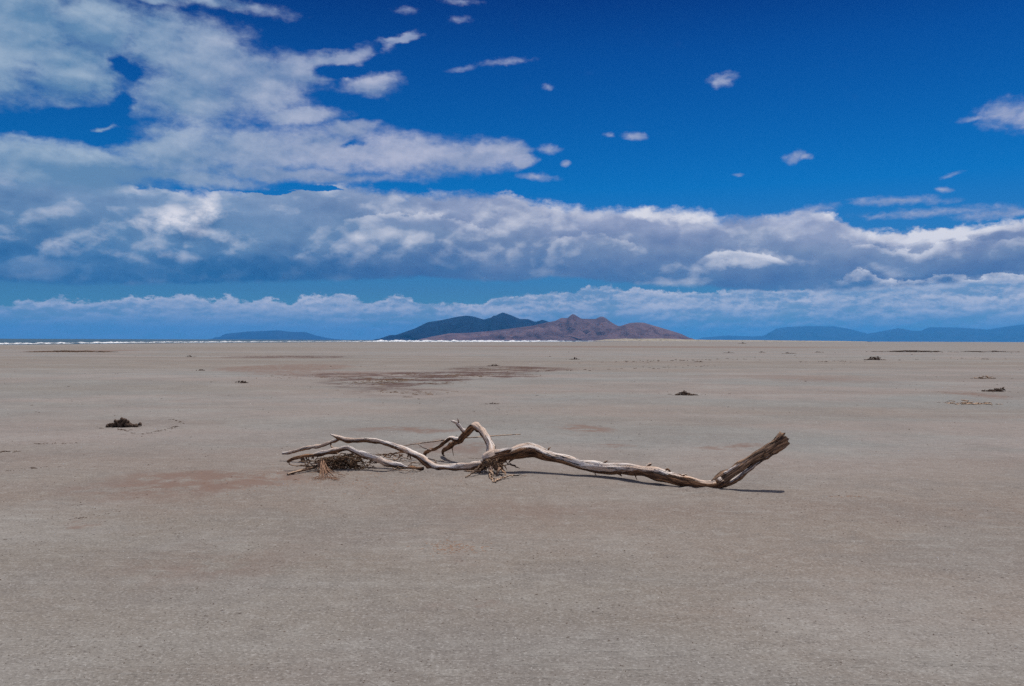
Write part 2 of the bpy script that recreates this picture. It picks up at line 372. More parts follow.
# reddish stains with shapes of their own
stains = [(285,368,60,3.4,1.1),(330,374,90,3.0,.5),(610,445,24,1.6,.55),(580,429,26,4,.55),(150,487,90,13,.34),(250,480,90,8,.36),(740,447,50,2.5,.35),(405,430,60,3,.45),(450,447,80,8,.3),(455,547,30,6,.10),(640,347,240,.9,.6),(980,395,30,4,.4),(80,351,40,1.2,.8),(470,620,60,9,.2),(820,380,90,4,.25),(85,523,30,4,.35),(220,560,160,30,.18),(520,520,200,24,.15)]
Pst = n.vmath('ADD', pos, n.vmath('MULTIPLY', n.vmath('SUBTRACT', n.noise(n.mapping(pos, (0,0,0),(0,0,0),(1,.6,1)), 1, 5, .65, color=True), (.5,.5,.5)), (1.2, 2.0, 0)))
st = None
for px, py, rx, ry, w in stains:
    c = ground_at(px, py); y0 = ground_at(px, py + ry).y; y1 = ground_at(px, max(py - ry, yh(px) + 1.5)).y
    bb = n.math('MULTIPLY', n.ball(Pst, (c.x, (y0 + y1) / 2), (rx * c.y / F * 1.2, (y1 - y0) / 2 * 1.4)), w)
    st = bb if st is None else n.math('ADD', st, bb)
st = n.math('MULTIPLY', n.smooth(st, .02, .3), n.smooth(ns(.42, .42, 21, 8, .78), .41, .54))
base = n.mix(n.math('MULTIPLY', st, .78), base, (.185,.120,.095))
wr = None
for px, py, rx, ry, w in [(395,381,62,5,1),(455,375,80,3,.9),(510,369,60,2.4,.8),(300,357,50,1.0,.9),(400,392,60,4,.35),(340,375,40,2,.5),(255,357,30,1,.6)]:
    c = ground_at(px, py); y0 = ground_at(px, py + ry).y; y1 = ground_at(px, py - ry).y
    bb = n.math('MULTIPLY', n.ball(Pst, (c.x, (y0 + y1) / 2), (rx * c.y / F * 1.3, (y1 - y0) / 2 * 1.6)), w)
    wr = bb if wr is None else n.math('ADD', wr, bb)
wr = n.math('MULTIPLY', n.smooth(wr, .03, .35), n.smooth(ns(2.0, 1.3, 31, 8, .78), .455, .53))
base = n.mix(n.math('MULTIPLY', wr, .9), base, (.085,.045,.036))
n._in(b.inputs['Base Color'], base)
bn = bump(n, mid, .9, .09)
bn = bump(n, n.math('ADD', small, n.math('MULTIPLY', ripm, .8)), .7, .012, bn)
bn = bump(n, gr2, .5, .006, bn)
bn = bump(n, grain, .8, .006, bn)
n._in(b.inputs['Normal'], bn)

DRIFTS = []
for px_, gy_, h_, rx_ in [(716,490.6,.035,.16),(704,490.4,.04,.16),(690,489.6,.035,.14),(676,488,.022,.13),(430,473,.04,.14),(445,473,.03,.18),(465,473.4,.03,.18),(412,472.2,.035,.14),(400,471.8,.02,.12),(490,474.5,.03,.12),(345,471,.03,.22),(365,471.3,.02,.15),(324,475,.03,.12),(444,457.5,.02,.08),(424,459.5,.02,.10)]:
    g_ = ground_at(px_, gy_); DRIFTS.append((g_.x, g_.y - .03, h_, rx_, .10))
def gz(x, y):
    r = math.hypot(x, y)
    k = max(0., min(1., (80 - r) / 60))
    d_ = 0
    if 6.3 < y < 10.5 and -3.2 < x < 3.2:
        for (cx, cy, hh_, rx_, ry_) in DRIFTS:
            q = ((x - cx) / rx_) ** 2 + ((y - cy) / ry_) ** 2
            if q < 6: d_ = max(d_, hh_ * math.exp(-q) * (1 + .5 * mn.noise(Vector((x * 9, y * 9, 2)))))
    return d_ + k * (.010 * mn.noise(Vector((x * .7, y * .9, 0))) + .005 * mn.noise(Vector((x * 2.4, y * 3.1, 4))))
rings = [.4]
while rings[-1] < 70: rings.append(rings[-1] * (1.005 if 6.9 < rings[-1] < 10.2 else 1.02))
while rings[-1] < 44000: rings.append(rings[-1] * 1.12)
azs = []
a = -180.0
while a < 180 - 1e-6:
    azs.append(a); a += .25 if -44 <= a < 44 else 4.0
gv, gf = [(0, 0, 0)], []
for r_ in rings:
    for a in azs:
        x, y = r_ * math.sin(R(a)), r_ * math.cos(R(a)); gv.append((x, y, gz(x, y)))
na = len(azs)
for j in range(na): gf.append((0, 1 + (j + 1) % na, 1 + j))
for i in range(len(rings) - 1):
    for j in range(na):
        j2 = (j + 1) % na
        gf.append((1 + i * na + j, 1 + i * na + j2, 1 + (i + 1) * na + j2, 1 + (i + 1) * na + j))
g = mesh_obj('ground', gv, gf, m_sand)
tagk(g, 'flat grey-beige mud and sand flat reaching to the horizon', kind='structure')

# ------------------------------------------------------------------ lake
m_wat, n, b = material('lake_water', .42, .35)
pos = n.n.new('ShaderNodeNewGeometry').outputs['Position']
wn = n.noise(n.mapping(pos, (0,0,0), (0,0,0), (1/30, 1/12, 1)), 1, 5, .6)
n._in(b.inputs['Base Color'], n.mix(n.smooth(wn, .4, .62), (.022,.060,.085), (.055,.095,.115)))
n._in(b.inputs['Normal'], bump(n, wn, .6, .5))
shore = [(-700,353),(-300,348.5),(-100,346.2),(0,345.0),(60,344.3),(128,343.6),(230,342.9),(340,342.1),(420,342.0),(520,342.0),(575,341.75),(600,341.3),(640,341.25)]
def shore_pt(px, py):
    d = CAMH * F / (py - yh(px)); return ((px - 512) * d / F, d, 0)
sp = []
for k in range(len(shore) - 1):
    for q in range(12):
        s = q / 12; sp.append((shore[k][0] * (1 - s) + shore[k + 1][0] * s, shore[k][1] * (1 - s) + shore[k + 1][1] * s))
sp.append(shore[-1])
near, wv, wf = [], [], []
for k, (px, py) in enumerate(sp):
    x, y, _ = shore_pt(px, py); near.append(Vector((x, y + 3 * mn.noise(Vector((x * .05, 0, 0))), .006)))
nn = len(near)
lv, lf = [], []
steps = [0, .004, .012, .03, .08, .2, .5, 1]
for k, p in enumerate(near):
    e = Vector((p.x / p.y * 42000, 42000, .006)) if p.y > 1 else p
    if p.x / p.y < -.9: e = Vector((-38000, max(p.y + 300, 38000 * p.y / -p.x), .006))
    for s in steps: q = p.lerp(e, s); q.z = .006 + .12 * min(1, s * 300); lv.append(q)
m_ = len(steps)
for k in range(nn - 1):
    for j in range(m_ - 1):
        lf.append((k * m_ + j, (k + 1) * m_ + j, (k + 1) * m_ + j + 1, k * m_ + j + 1))
lake = mesh_obj('lake_water', lv, lf, m_wat)
tagk(lake, 'strip of blue-grey lake water beyond the flat on the left', kind='structure')

# surf: broken crests of foam, real ridges of white water
m_foam, n, b = material('foam', .6, .3)
pos = n.n.new('ShaderNodeNewGeometry').outputs['Position']
n._in(b.inputs['Base Color'], n.mix(n.smooth(n.noise(pos, .6, 4, .6), .35, .6), (.40,.43,.46), (.84,.85,.86)))
fv, ff = [], []
def crest(px0, px1, off, h, seed):
    steps_ = max(6, int((px1 - px0) / 1.2)); prev = None
    for i in range(steps_ + 1):
        px = px0 + (px1 - px0) * i / steps_
        for k in range(len(sp) - 1):
            if sp[k][0] <= px <= sp[k + 1][0]:
                s = (px - sp[k][0]) / (sp[k + 1][0] - sp[k][0]); py = sp[k][1] * (1 - s) + sp[k + 1][1] * s; break
        x, y, _ = shore_pt(px, py)
        f = 1 + off * (y / 400); x *= f; y *= f
        nz = mn.noise(Vector((px * .14, seed * 5.1, 0))) * .7 + .28 * mn.noise(Vector((px * .4, seed * 3.3, 2)))
        hh = h * max(0., min(1.2, .24 + 1.3 * nz)) * min(1, i / 3, (steps_ - i) / 3)
        if hh < .02 * h:
            prev = None; continue
        wd = 1.2 + 3 * hh
        b0 = len(fv)
        fv.extend([(x, y - wd, .13 if y > 250 else .06), (x, y - wd * .35, .1 + hh * .8), (x, y, .12 + hh), (x, y + wd, .1)])
        if prev is not None:
            for q in range(3): ff.append((prev + q, b0 + q, b0 + q + 1, prev + q + 1))
        prev = b0
for (p0, p1, off, h, sd_) in [(-120,60,.12,.16,1),(-40,140,.2,.26,2),(60,300,.14,.30,3),(100,400,.25,.5,4),(200,420,.12,.55,5),(372,560,.10,1.5,6),(380,600,.25,2.0,7),(420,560,.5,2.2,8),(480,600,.1,1.6,9),(400,545,.02,1.2,12),(-200,200,.5,.35,10),(150,380,.5,.5,11)]:
    crest(p0, p1, off, h, sd_)
sf = mesh_obj('surf', fv, ff, m_foam)
tagk(sf, 'broken white line of surf along the far lake shore', 'surf', kind='stuff')

# ------------------------------------------------------------------ hills
def hills(name, label, prof, Y, depth, mat, rough=1.0, base=-8, sub=2.0):
    pts = [far(px, py, Y) for px, py in prof]
    xs = []; 
    x = pts[0].x; dxs = sub * Y / F
    prof_ = []
    while x < pts[-1].x:
        for k in range(len(pts) - 1):
            if pts[k].x <= x <= pts[k + 1].x:
                s = (x - pts[k].x) / (pts[k + 1].x - pts[k].x); prof_.append((x, pts[k].z * (1 - s) + pts[k + 1].z * s)); break
        x += dxs
    prof_.append((pts[-1].x, pts[-1].z))
    vs, fs = [], []
    rows = 30; sc_ = F / Y
    for i in range(rows + 1):
        s = i / rows * 2 - 1                     # -1 front foot .. 0 crest .. 1 back foot
        for (x, z) in prof_:
            yy = s * depth
            k = (1 - abs(s)) ** 1.15
            rg = mn.fractal(Vector((x * sc_ * .09 + 7, yy * sc_ * .045, Y * .01)), .8, 2.1, 5)
            hh = z * k
            er = rg * z * .48 * rough * math.sin(min(1, abs(s)) * math.pi) 
            w = mn.noise(Vector((yy * sc_ * .03, x * sc_ * .03, 3))) * depth * .25 * abs(s)
            vs.append((x * (1 + yy / Y) + w, Y + yy, max(base, base * abs(s) ** 4 + hh + er)))
    m = len(prof_)
    for i in range(rows):
        for j in range(m - 1):
            fs.append((i * m + j, i * m + j + 1, (i + 1) * m + j + 1, (i + 1) * m + j))
    o = mesh_obj(name, vs, fs, mat)
    tagk(o, label, kind='structure'); return o
def hill_mat(name, c1, c2, scale):
    m, n, b = material(name, 1, .05)
    pos = n.n.new('ShaderNodeNewGeometry').outputs['Position']
    f = n.noise(n.mapping(pos, (0,0,0), (0,0,0), (1/scale, 1/scale, 2.5/scale)), 1, 7, .65)
    n._in(b.inputs['Base Color'], n.mix(n.smooth(f, .38, .62), c1, c2))
    n._in(b.inputs['Normal'], bump(n, f, 1.0, scale * .22))
    return m
hm_dark = hill_mat('cloud_shade_rock', (.004,.007,.030), (.012,.016,.040), 500)  # cloud shadow over this mountain painted in as near-black blue rock
hm_brown = hill_mat('red_brown_rock', (.092,.054,.060), (.175,.108,.112), 420)
hm_far = hill_mat('haze_tinted_rock', (.012,.032,.10), (.03,.05,.12), 900)  # blue of the hazy air partly painted into the rock colour
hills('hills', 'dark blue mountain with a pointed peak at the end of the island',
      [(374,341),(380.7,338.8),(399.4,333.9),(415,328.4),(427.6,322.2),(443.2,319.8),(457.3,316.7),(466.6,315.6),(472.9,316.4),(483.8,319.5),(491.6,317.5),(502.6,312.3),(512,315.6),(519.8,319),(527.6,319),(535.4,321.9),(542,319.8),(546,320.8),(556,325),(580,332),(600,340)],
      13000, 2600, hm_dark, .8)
hills('hills', 'reddish brown sunlit island hills with two small peaks',
      [(420,341),(427,338.6),(438.5,335.5),(449.4,333.4),(469.8,332.8),(493,330.8),(516.6,327.7),(532.3,325.8),(545,323),(556.3,320.6),(561,317.8),(567.3,318.3),(572.7,313.6),(576.6,315.9),(581.3,318.8),(595.4,319),(600.8,316.3),(604.8,317.5),(611,322.2),(618,326),(626,326.5),(640,329),(660,334),(672,341)],
      9300, 1500, hm_brown, 1.0)
hills('hills', 'rounded red-brown hill at the right end of the island',
      [(590,341),(603,336),(612,330),(620.4,326),(629.8,323),(636,322.5),(643.8,322.7),(654.8,326),(668.8,330),(681.3,333.9),(690.7,338.6),(697,341)],
      8200, 1000, hm_brown, .8)
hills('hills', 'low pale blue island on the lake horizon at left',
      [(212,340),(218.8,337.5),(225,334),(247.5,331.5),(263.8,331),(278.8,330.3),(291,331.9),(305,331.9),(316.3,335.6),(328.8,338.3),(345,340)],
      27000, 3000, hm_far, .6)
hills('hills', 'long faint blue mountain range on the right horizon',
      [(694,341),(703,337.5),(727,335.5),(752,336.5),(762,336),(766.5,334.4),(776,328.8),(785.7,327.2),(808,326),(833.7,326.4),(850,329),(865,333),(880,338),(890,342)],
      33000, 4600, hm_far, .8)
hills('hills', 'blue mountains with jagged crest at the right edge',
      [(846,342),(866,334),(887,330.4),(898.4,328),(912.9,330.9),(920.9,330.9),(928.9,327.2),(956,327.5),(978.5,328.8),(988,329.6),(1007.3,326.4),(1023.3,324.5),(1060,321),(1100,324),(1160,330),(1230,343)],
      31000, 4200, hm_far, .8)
m_dune, n, b = material('dune_sand', 1, .05)
pos = n.n.new('ShaderNodeNewGeometry').outputs['Position']
n._in(b.inputs['Base Color'], n.mix(n.smooth(n.noise(pos, .06, 4, .7), .48, .6), (.36,.31,.24), (.17,.15,.10)))
hills('dunes', 'low tan dunes with scrub in front of the island hill',
      [(590,341.2),(606,339.4),(625,338.6),(640,338.8),(662,338.6),(685,339.4),(710,339.9),(760,340.2),(800,340.7),(840,341.0),(870,341.6)], 2600, 260, m_dune, .7, base=-1)

# ------------------------------------------------------------------ haze
hx = 41000
bpy_me = bpy.data.meshes.new('haze')
v8 = [(x, y, z) for x in (-46000, 46000) for y in (-46000, 46000) for z in (-12, 720)]
bpy_me.from_pydata(v8, [], [(0,1,3,2),(4,6,7,5),(0,4,5,1),(2,3,7,6),(0,2,6,4),(1,5,7,3)])
mh = bpy.data.materials.new('haze'); mh.use_nodes = True
mh.node_tree.nodes.clear()
pv = mh.node_tree.nodes.new('ShaderNodeVolumePrincipled'); oo = mh.node_tree.nodes.new('ShaderNodeOutputMaterial')
mh.node_tree.links.new(pv.outputs[0], oo.inputs['Volume'])
pv.inputs['Color'].default_value = (.09, .46, 1.0, 1); pv.inputs['Density'].default_value = 3.1e-5
pv.inputs['Anisotropy'].default_value = 0.0
bpy_me.materials.append(mh)
hz = bpy.data.objects.new('haze', bpy_me); COL.objects.link(hz)
tagk(hz, 'thin blue air between the flat and the far hills', kind='stuff')

# ------------------------------------------------------------------ wood
def wood_mat(name, bare, bark, dark, split=.5):
    m, n, b = material(name, .82, .25)
    a = n.n.new('ShaderNodeAttribute'); a.attribute_name = 'grain'; gvec = a.outputs['Vector']
    bk = n.n.new('ShaderNodeAttribute'); bk.attribute_name = 'bark'; bark_shade = bk.outputs['Fac']  # attribute holds bark amount plus the painted underside shade
    fib = n.noise(n.mapping(gvec, (0,0,0),(0,0,0),(55,55,3.2)), 1, 6, .65)
    fine = n.noise(n.mapping(gvec, (4,2,0),(0,0,0),(160,160,9)), 1, 4, .6)
    patch = n.noise(n.mapping(gvec, (1,6,0),(0,0,0),(13,13,2.6)), 1, 5, .65)
    k = n.smooth(n.math('ADD', patch, n.math('MULTIPLY', n.math('SUBTRACT', bark_shade, .5), .55)), .44, .54)
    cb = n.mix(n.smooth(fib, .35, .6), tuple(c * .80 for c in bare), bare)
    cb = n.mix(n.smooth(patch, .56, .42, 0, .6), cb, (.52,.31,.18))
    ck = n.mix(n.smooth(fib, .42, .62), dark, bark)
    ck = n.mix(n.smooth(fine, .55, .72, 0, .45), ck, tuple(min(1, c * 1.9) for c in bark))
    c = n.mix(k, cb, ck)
    crack = n.smooth(fib, .40, .30)
    c = n.mix(n.math('MULTIPLY', crack, .85), c, (.03,.02,.015))
    ln = n.noise(n.mapping(gvec, (3,9,0),(0,0,0),(24,24,1.5)), 1, 3, .6)
    spl = n.math('MULTIPLY', n.smooth(n.math('ABSOLUTE', n.math('SUBTRACT', ln, .5)), .016, .006), n.smooth(patch, .42, .5))
    c = n.mix(n.math('MULTIPLY', spl, .9), c, (.035,.022,.016))
    n._in(b.inputs['Base Color'], c)
    bn = bump(n, n.math('SUBTRACT', n.math('ADD', fib, n.math('MULTIPLY', k, .35)), n.math('MULTIPLY', spl, .8)), 1.0, .02)
    bn = bump(n, fine, .6, .003, bn)
    n._in(b.inputs['Normal'], bn)
    return m
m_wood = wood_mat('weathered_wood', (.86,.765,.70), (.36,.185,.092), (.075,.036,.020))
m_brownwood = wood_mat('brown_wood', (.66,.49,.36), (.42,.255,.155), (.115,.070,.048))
m_weed, n, b = material('dry_root_fibre', .95, .1)
pos = n.n.new('ShaderNodeNewGeometry').outputs['Position']
n._in(b.inputs['Base Color'], n.mix(n.noise(pos, 45, 3, .6), (.035,.022,.015), (.27,.17,.105)))
m_tan, n, b = material('tan_fibre', .95, .1)
pos = n.n.new('ShaderNodeNewGeometry').outputs['Position']
n._in(b.inputs['Base Color'], n.mix(n.noise(pos, 60, 3, .6), (.15,.085,.055), (.44,.27,.18)))
m_dark, n, b = material('dark_debris', .95, .1)
pos = n.n.new('ShaderNodeNewGeometry').outputs['Position']
n._in(b.inputs['Base Color'], n.mix(n.noise(pos, 30, 3, .6), (.020,.014,.012), (.17,.115,.085)))

def catmull(pts, rs, bs, step):
    P_, Rr, Bb = [], [], []
    n_ = len(pts)
    for i in range(n_ - 1):
        p0 = pts[max(i - 1, 0)]; p1 = pts[i]; p2 = pts[i + 1]; p3 = pts[min(i + 2, n_ - 1)]
        L = (p2 - p1).length; k = max(2, int(L / step))
        for q in range(k):
            t = q / k; t2 = t * t; t3 = t2 * t
            P_.append(.5 * ((2 * p1) + (p2 - p0) * t + (2 * p0 - 5 * p1 + 4 * p2 - p3) * t2 + (3 * p1 - p0 - 3 * p2 + p3) * t3))
            Rr.append(rs[i] * (1 - t) + rs[i + 1] * t); Bb.append(bs[i] * (1 - t) + bs[i + 1] * t)
    P_.append(pts[-1]); Rr.append(rs[-1]); Bb.append(bs[-1])
    return P_, Rr, Bb
class Tube:
    def __init__(s): s.v, s.f, s.g, s.b = [], [], [], []
    def add(s, pts, rs, bs=None, seg=16, rough=.16, kink=.10, seed=None, jag=0, flat=1.0, step=None, flute=.10, strip=1.0):
        if seed is None: seed = random.uniform(0, 100)
        if bs is None: bs = [.5] * len(pts)
        rm = sum(rs) / len(rs)
        P_, Rr, Bb = catmull(pts, rs, bs, step or max(rm * .55, .004))
        nrm = None; L = 0; base = len(s.v); n_ = len(P_)
        for i in range(n_):
            tg = (P_[min(i + 1, n_ - 1)] - P_[max(i - 1, 0)]).normalized()
            if nrm is None:
                nrm = tg.cross(Vector((0, 1, 0)));
                if nrm.length < .1: nrm = tg.cross(Vector((1, 0, 0)))
                nrm.normalize()
            else:
                nrm = (nrm - tg * nrm.dot(tg)).normalized()
                L += (P_[i] - P_[i - 1]).length
            bi = tg.cross(nrm); r = Rr[i]
            wob = mn.noise_vector(Vector((L / max(rm, .003) * .22, seed, 0))) * r * kink * 4.2
            lump = 1 + .38 * mn.noise(Vector((L / max(rm, .003) * .3, seed * 2, 5)))
            tw = L / max(rm, .01) * .05
            for j in range(seg):
                a = 2 * math.pi * j / seg
                ca, sa = math.cos(a), math.sin(a)
                nz = mn.noise(Vector((ca * 1.6, sa * 1.6, L / max(rm, .003) * .12 + seed)))
                nf = mn.noise(Vector((math.cos(a + tw) * 3.6, math.sin(a + tw) * 3.6, L / max(rm, .003) * .05 + seed * 3)))
                rr = r * lump * (1 + rough * nz * 1.8 + flute * nf * 3.0)
                p = P_[i] + wob + nrm * (ca * rr) + bi * (sa * rr * flat)
                if jag and i >= n_ - 2: p += tg * jag * r * (mn.noise(Vector((ca * 2.3, sa * 2.3, seed))) * 2 + (.9 if j % 5 == 0 else 0))
                s.v.append(p); s.g.append((ca * r + seed, sa * r, L + seed)); s.b.append(Bb[i] + (.20 - .62 * max(-.6, min(.8, (nrm.z * ca + bi.z * sa)))) * strip)  # less bark upward, more below: lit tops and shaded undersides painted in, with bleaching
        for i in range(n_ - 1):
            for j in range(seg):
                j2 = (j + 1) % seg
                s.f.append((base + i * seg + j, base + i * seg + j2, base + (i + 1) * seg + j2, base + (i + 1) * seg + j))
        for e, rev in ((0, True), (n_ - 1, False)):
            c = len(s.v); s.v.append(P_[e] - ((P_[min(e + 1, n_ - 1)] - P_[max(e - 1, 0)]).normalized() * (rm * .3 if not rev else -rm*.1) if jag else Vector())); s.g.append((seed, 0, 0)); s.b.append(.7)
            for j in range(seg):
                j2 = (j + 1) % seg
                t_ = (base + e * seg + j, base + e * seg + j2, c)
                s.f.append(t_[::-1] if rev else t_)
        return s
    def build(s, name, mat, parent=None, origin=None):
        return mesh_obj(name, s.v, s.f, mat, parent, True, {'grain': s.g, 'bark': s.b}, origin)
def tr(rows, **kw):                        # rows: px, py, gy, radius px, bark
    pts = [at(r[0], r[1], r[2]) for r in rows]
    rs = [r[3] * pts[i].y / F for i, r in enumerate(rows)]
    bs = [(r[4] if len(r) > 4 else .5) for r in rows]
    return pts, rs, bs

O = ground_at(590, 478)
drift = empty('driftwood_branch', O)
tagk(drift, 'long bleached driftwood branch with forked limbs lying across the sand', 'driftwood')
Z = Vector((0, 0, 0))
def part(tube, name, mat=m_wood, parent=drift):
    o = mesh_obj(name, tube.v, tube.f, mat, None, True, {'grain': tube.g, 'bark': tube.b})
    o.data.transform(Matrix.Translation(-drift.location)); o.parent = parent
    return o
trunk = [(484,461,473,5.5,.6),(490,459,473,7,.6),(498,456.5,472.5,6.6,.8),(508,455,472,6.0,.75),(516,453,472,6.3,.6),(528,450.8,471.5,6.6,.45),(536,451.4,471.5,6.2,.45),(543.5,454,472,5.5,.4),(555,457.8,473,4.8,.35),(567,461,474,4.5,.25),(576,463.3,475,4.8,.15),(584.5,465.5,475.5,5,.1),
         (602,468.2,477,5.5,.05),(620,469.2,479,5.4,.1),(632,469.8,480.5,5.6,.3),(639.5,470.5,481.5,5.6,.7),(650,472.4,483,5.5,.6),(659,474.7,484,5.6,.6),(669,477.5,486,5.9,.55),(679,480.5,487.5,6,.75),(690,482.8,489,5.4,.9),(700,484.6,490,4.6,.8),(708,485.6,490.5,5,.8),(716,484,490.5,5.4,.7)]
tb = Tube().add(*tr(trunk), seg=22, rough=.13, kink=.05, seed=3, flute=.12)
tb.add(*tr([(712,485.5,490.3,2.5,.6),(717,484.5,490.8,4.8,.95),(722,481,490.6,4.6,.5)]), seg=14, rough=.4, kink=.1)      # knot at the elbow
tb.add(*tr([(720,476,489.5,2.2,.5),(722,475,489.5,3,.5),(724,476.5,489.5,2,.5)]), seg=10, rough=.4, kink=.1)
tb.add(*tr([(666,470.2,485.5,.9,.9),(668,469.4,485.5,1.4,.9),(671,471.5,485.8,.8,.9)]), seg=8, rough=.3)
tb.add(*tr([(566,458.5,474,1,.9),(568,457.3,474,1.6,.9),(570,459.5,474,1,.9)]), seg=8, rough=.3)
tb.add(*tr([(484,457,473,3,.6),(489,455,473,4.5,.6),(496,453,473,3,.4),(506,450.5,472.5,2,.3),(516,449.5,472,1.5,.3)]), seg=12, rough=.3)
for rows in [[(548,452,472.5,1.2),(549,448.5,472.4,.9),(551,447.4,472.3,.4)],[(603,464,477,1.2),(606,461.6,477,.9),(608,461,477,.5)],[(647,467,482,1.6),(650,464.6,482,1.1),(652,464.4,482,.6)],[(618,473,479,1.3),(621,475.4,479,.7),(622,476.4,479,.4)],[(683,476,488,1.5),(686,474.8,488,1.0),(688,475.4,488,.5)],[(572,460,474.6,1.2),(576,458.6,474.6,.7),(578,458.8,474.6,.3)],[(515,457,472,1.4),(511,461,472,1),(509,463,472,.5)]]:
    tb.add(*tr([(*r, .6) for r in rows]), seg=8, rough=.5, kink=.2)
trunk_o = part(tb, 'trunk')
# raised broken butt
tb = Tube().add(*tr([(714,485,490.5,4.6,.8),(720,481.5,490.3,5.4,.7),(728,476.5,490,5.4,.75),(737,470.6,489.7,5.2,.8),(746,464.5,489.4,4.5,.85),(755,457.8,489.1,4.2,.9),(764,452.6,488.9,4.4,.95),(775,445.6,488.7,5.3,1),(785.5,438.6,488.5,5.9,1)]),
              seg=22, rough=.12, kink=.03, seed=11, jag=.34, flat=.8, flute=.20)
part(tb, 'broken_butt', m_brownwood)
tb = Tube().add(*tr([(716,488,490.5,1.6,.5),(726,485,489.7,2.4,.6),(737,479.5,489.3,2.3,.5),(748,471,489,1.7,.35),(758,463,488.7,1.4,.3),(770,456,488.4,1.6,.6),(780,450,488.2,1.5,.5),(789,443.8,488,1.0,.2)]),
              seg=12, rough=.25, kink=.08, seed=5, flat=1.6)
tb.add(*tr([(722,475,490.6,1,.0),(735,467.2,490,1.4,.0),(750,458.6,489.5,.9,.1),(760,452,489.3,.5,.2)]), seg=10, rough=.2)
tb.add(*tr([(776,441,488.7,2,.9),(783,435.5,488.5,1.4,.9),(785.6,432.6,488.5,.3,.8)]), seg=8, rough=.2)
tb.add(*tr([(780,447,488.4,2,.4),(787,443.5,488.3,1.6,.1),(790,444,488.3,.5,.0)]), seg=8, rough=.2)
part(tb, 'splinter', m_wood)
# arch limb
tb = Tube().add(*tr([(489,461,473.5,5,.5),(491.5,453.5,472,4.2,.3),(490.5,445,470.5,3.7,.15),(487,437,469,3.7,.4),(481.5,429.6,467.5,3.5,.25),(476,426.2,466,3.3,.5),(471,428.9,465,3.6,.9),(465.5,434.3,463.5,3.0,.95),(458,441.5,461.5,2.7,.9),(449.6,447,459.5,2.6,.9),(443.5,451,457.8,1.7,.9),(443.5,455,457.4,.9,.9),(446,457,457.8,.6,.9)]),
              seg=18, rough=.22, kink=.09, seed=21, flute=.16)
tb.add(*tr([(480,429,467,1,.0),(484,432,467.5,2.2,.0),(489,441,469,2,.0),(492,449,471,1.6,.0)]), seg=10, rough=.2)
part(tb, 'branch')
tb = Tube().add(*tr([(468,432,464,2.6,.5),(463.6,430.4,464,2.2,.2),(460,426,464,1.7,.1),(457,422.8,464,1.4,0),(454,421.6,464,1.0,0),(450.8,420.6,464,.4,0)]), seg=12, seed=8)
tb.add(*tr([(458.3,424,464,1.3,0),(458.6,421,464.3,.9,0),(458,418.4,464.6,.35,0)]), seg=10)
part(tb, 'branch')
tb = Tube().add(*tr([(462,439,462.5,2.3,.5),(456,440,462,2,.3),(451.5,438.2,461.5,1.7,.2),(446.5,440.4,461,1.8,.7),(441.5,446,460.5,1.7,.9),(436,448.6,460,1.6,.9),(430,451,459.5,1.7,.9),(425,453.4,459,1.5,.8),(423.5,456.6,459,.9,.9)]), seg=12, seed=14, rough=.3, kink=.18)
tb.add(*tr([(430,451,459.5,.9,.9),(426,455,459,.8,.9),(427.5,459,460,.5,.9)]), seg=8)
tb.add(*tr([(432,450,460,.7,.3),(424,448,460,.6,.3),(418,444,460.5,.25,.3)]), seg=7)
tb.add(*tr([(452,446,460,.5,.8),(453,451,460.5,.35,.8),(454,456,461,.2,.8)]), seg=7)
part(tb, 'branch')
# front left limb
fl = [(489,463.5,474,4.2,.5),(478,465.2,473.5,3.6,.2),(463,466.3,473,3.5,.05),(448,467.4,472.8,3.5,.05),(436,467,472.6,3.6,.2),(429.5,465,472,4,.6),(422,458.9,471,3.2,.4),(414,453.9,470,2.9,.25),(405.8,450.2,469,2.9,.25),(395.6,446.6,468,2.7,.35),(385.4,443.2,467,2.5,.35),(375.2,440.8,466,2.5,.4),(367,440.2,465.5,2.4,.6),(357,440.5,465,2.3,.45),(348.2,440,464.5,2.5,.4),(341,438.4,464,2.3,.5),(336,436.6,464,1.4,.4),(330.7,434.2,464,.45,.1)]
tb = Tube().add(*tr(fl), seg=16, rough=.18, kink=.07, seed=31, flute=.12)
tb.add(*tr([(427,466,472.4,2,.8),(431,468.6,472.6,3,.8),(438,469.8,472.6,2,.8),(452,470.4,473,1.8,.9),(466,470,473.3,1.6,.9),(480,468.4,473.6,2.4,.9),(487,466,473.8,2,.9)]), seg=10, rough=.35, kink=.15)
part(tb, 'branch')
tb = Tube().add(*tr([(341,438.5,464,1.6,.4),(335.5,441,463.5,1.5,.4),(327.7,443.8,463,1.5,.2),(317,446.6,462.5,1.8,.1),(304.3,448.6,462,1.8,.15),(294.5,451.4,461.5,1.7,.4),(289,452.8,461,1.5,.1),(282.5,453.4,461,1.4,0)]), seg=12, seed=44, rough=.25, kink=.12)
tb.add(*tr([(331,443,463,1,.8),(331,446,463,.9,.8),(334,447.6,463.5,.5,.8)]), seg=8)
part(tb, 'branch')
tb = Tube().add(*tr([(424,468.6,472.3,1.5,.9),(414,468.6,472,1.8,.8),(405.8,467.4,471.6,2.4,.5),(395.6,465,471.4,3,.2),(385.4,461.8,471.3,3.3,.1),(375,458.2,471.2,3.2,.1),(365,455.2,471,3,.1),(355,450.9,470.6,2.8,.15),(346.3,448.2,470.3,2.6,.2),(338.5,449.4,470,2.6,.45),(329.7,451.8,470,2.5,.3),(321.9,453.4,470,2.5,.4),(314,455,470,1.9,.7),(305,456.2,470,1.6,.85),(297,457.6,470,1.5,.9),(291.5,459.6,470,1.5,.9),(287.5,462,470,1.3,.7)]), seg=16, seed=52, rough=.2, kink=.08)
part(tb, 'branch')
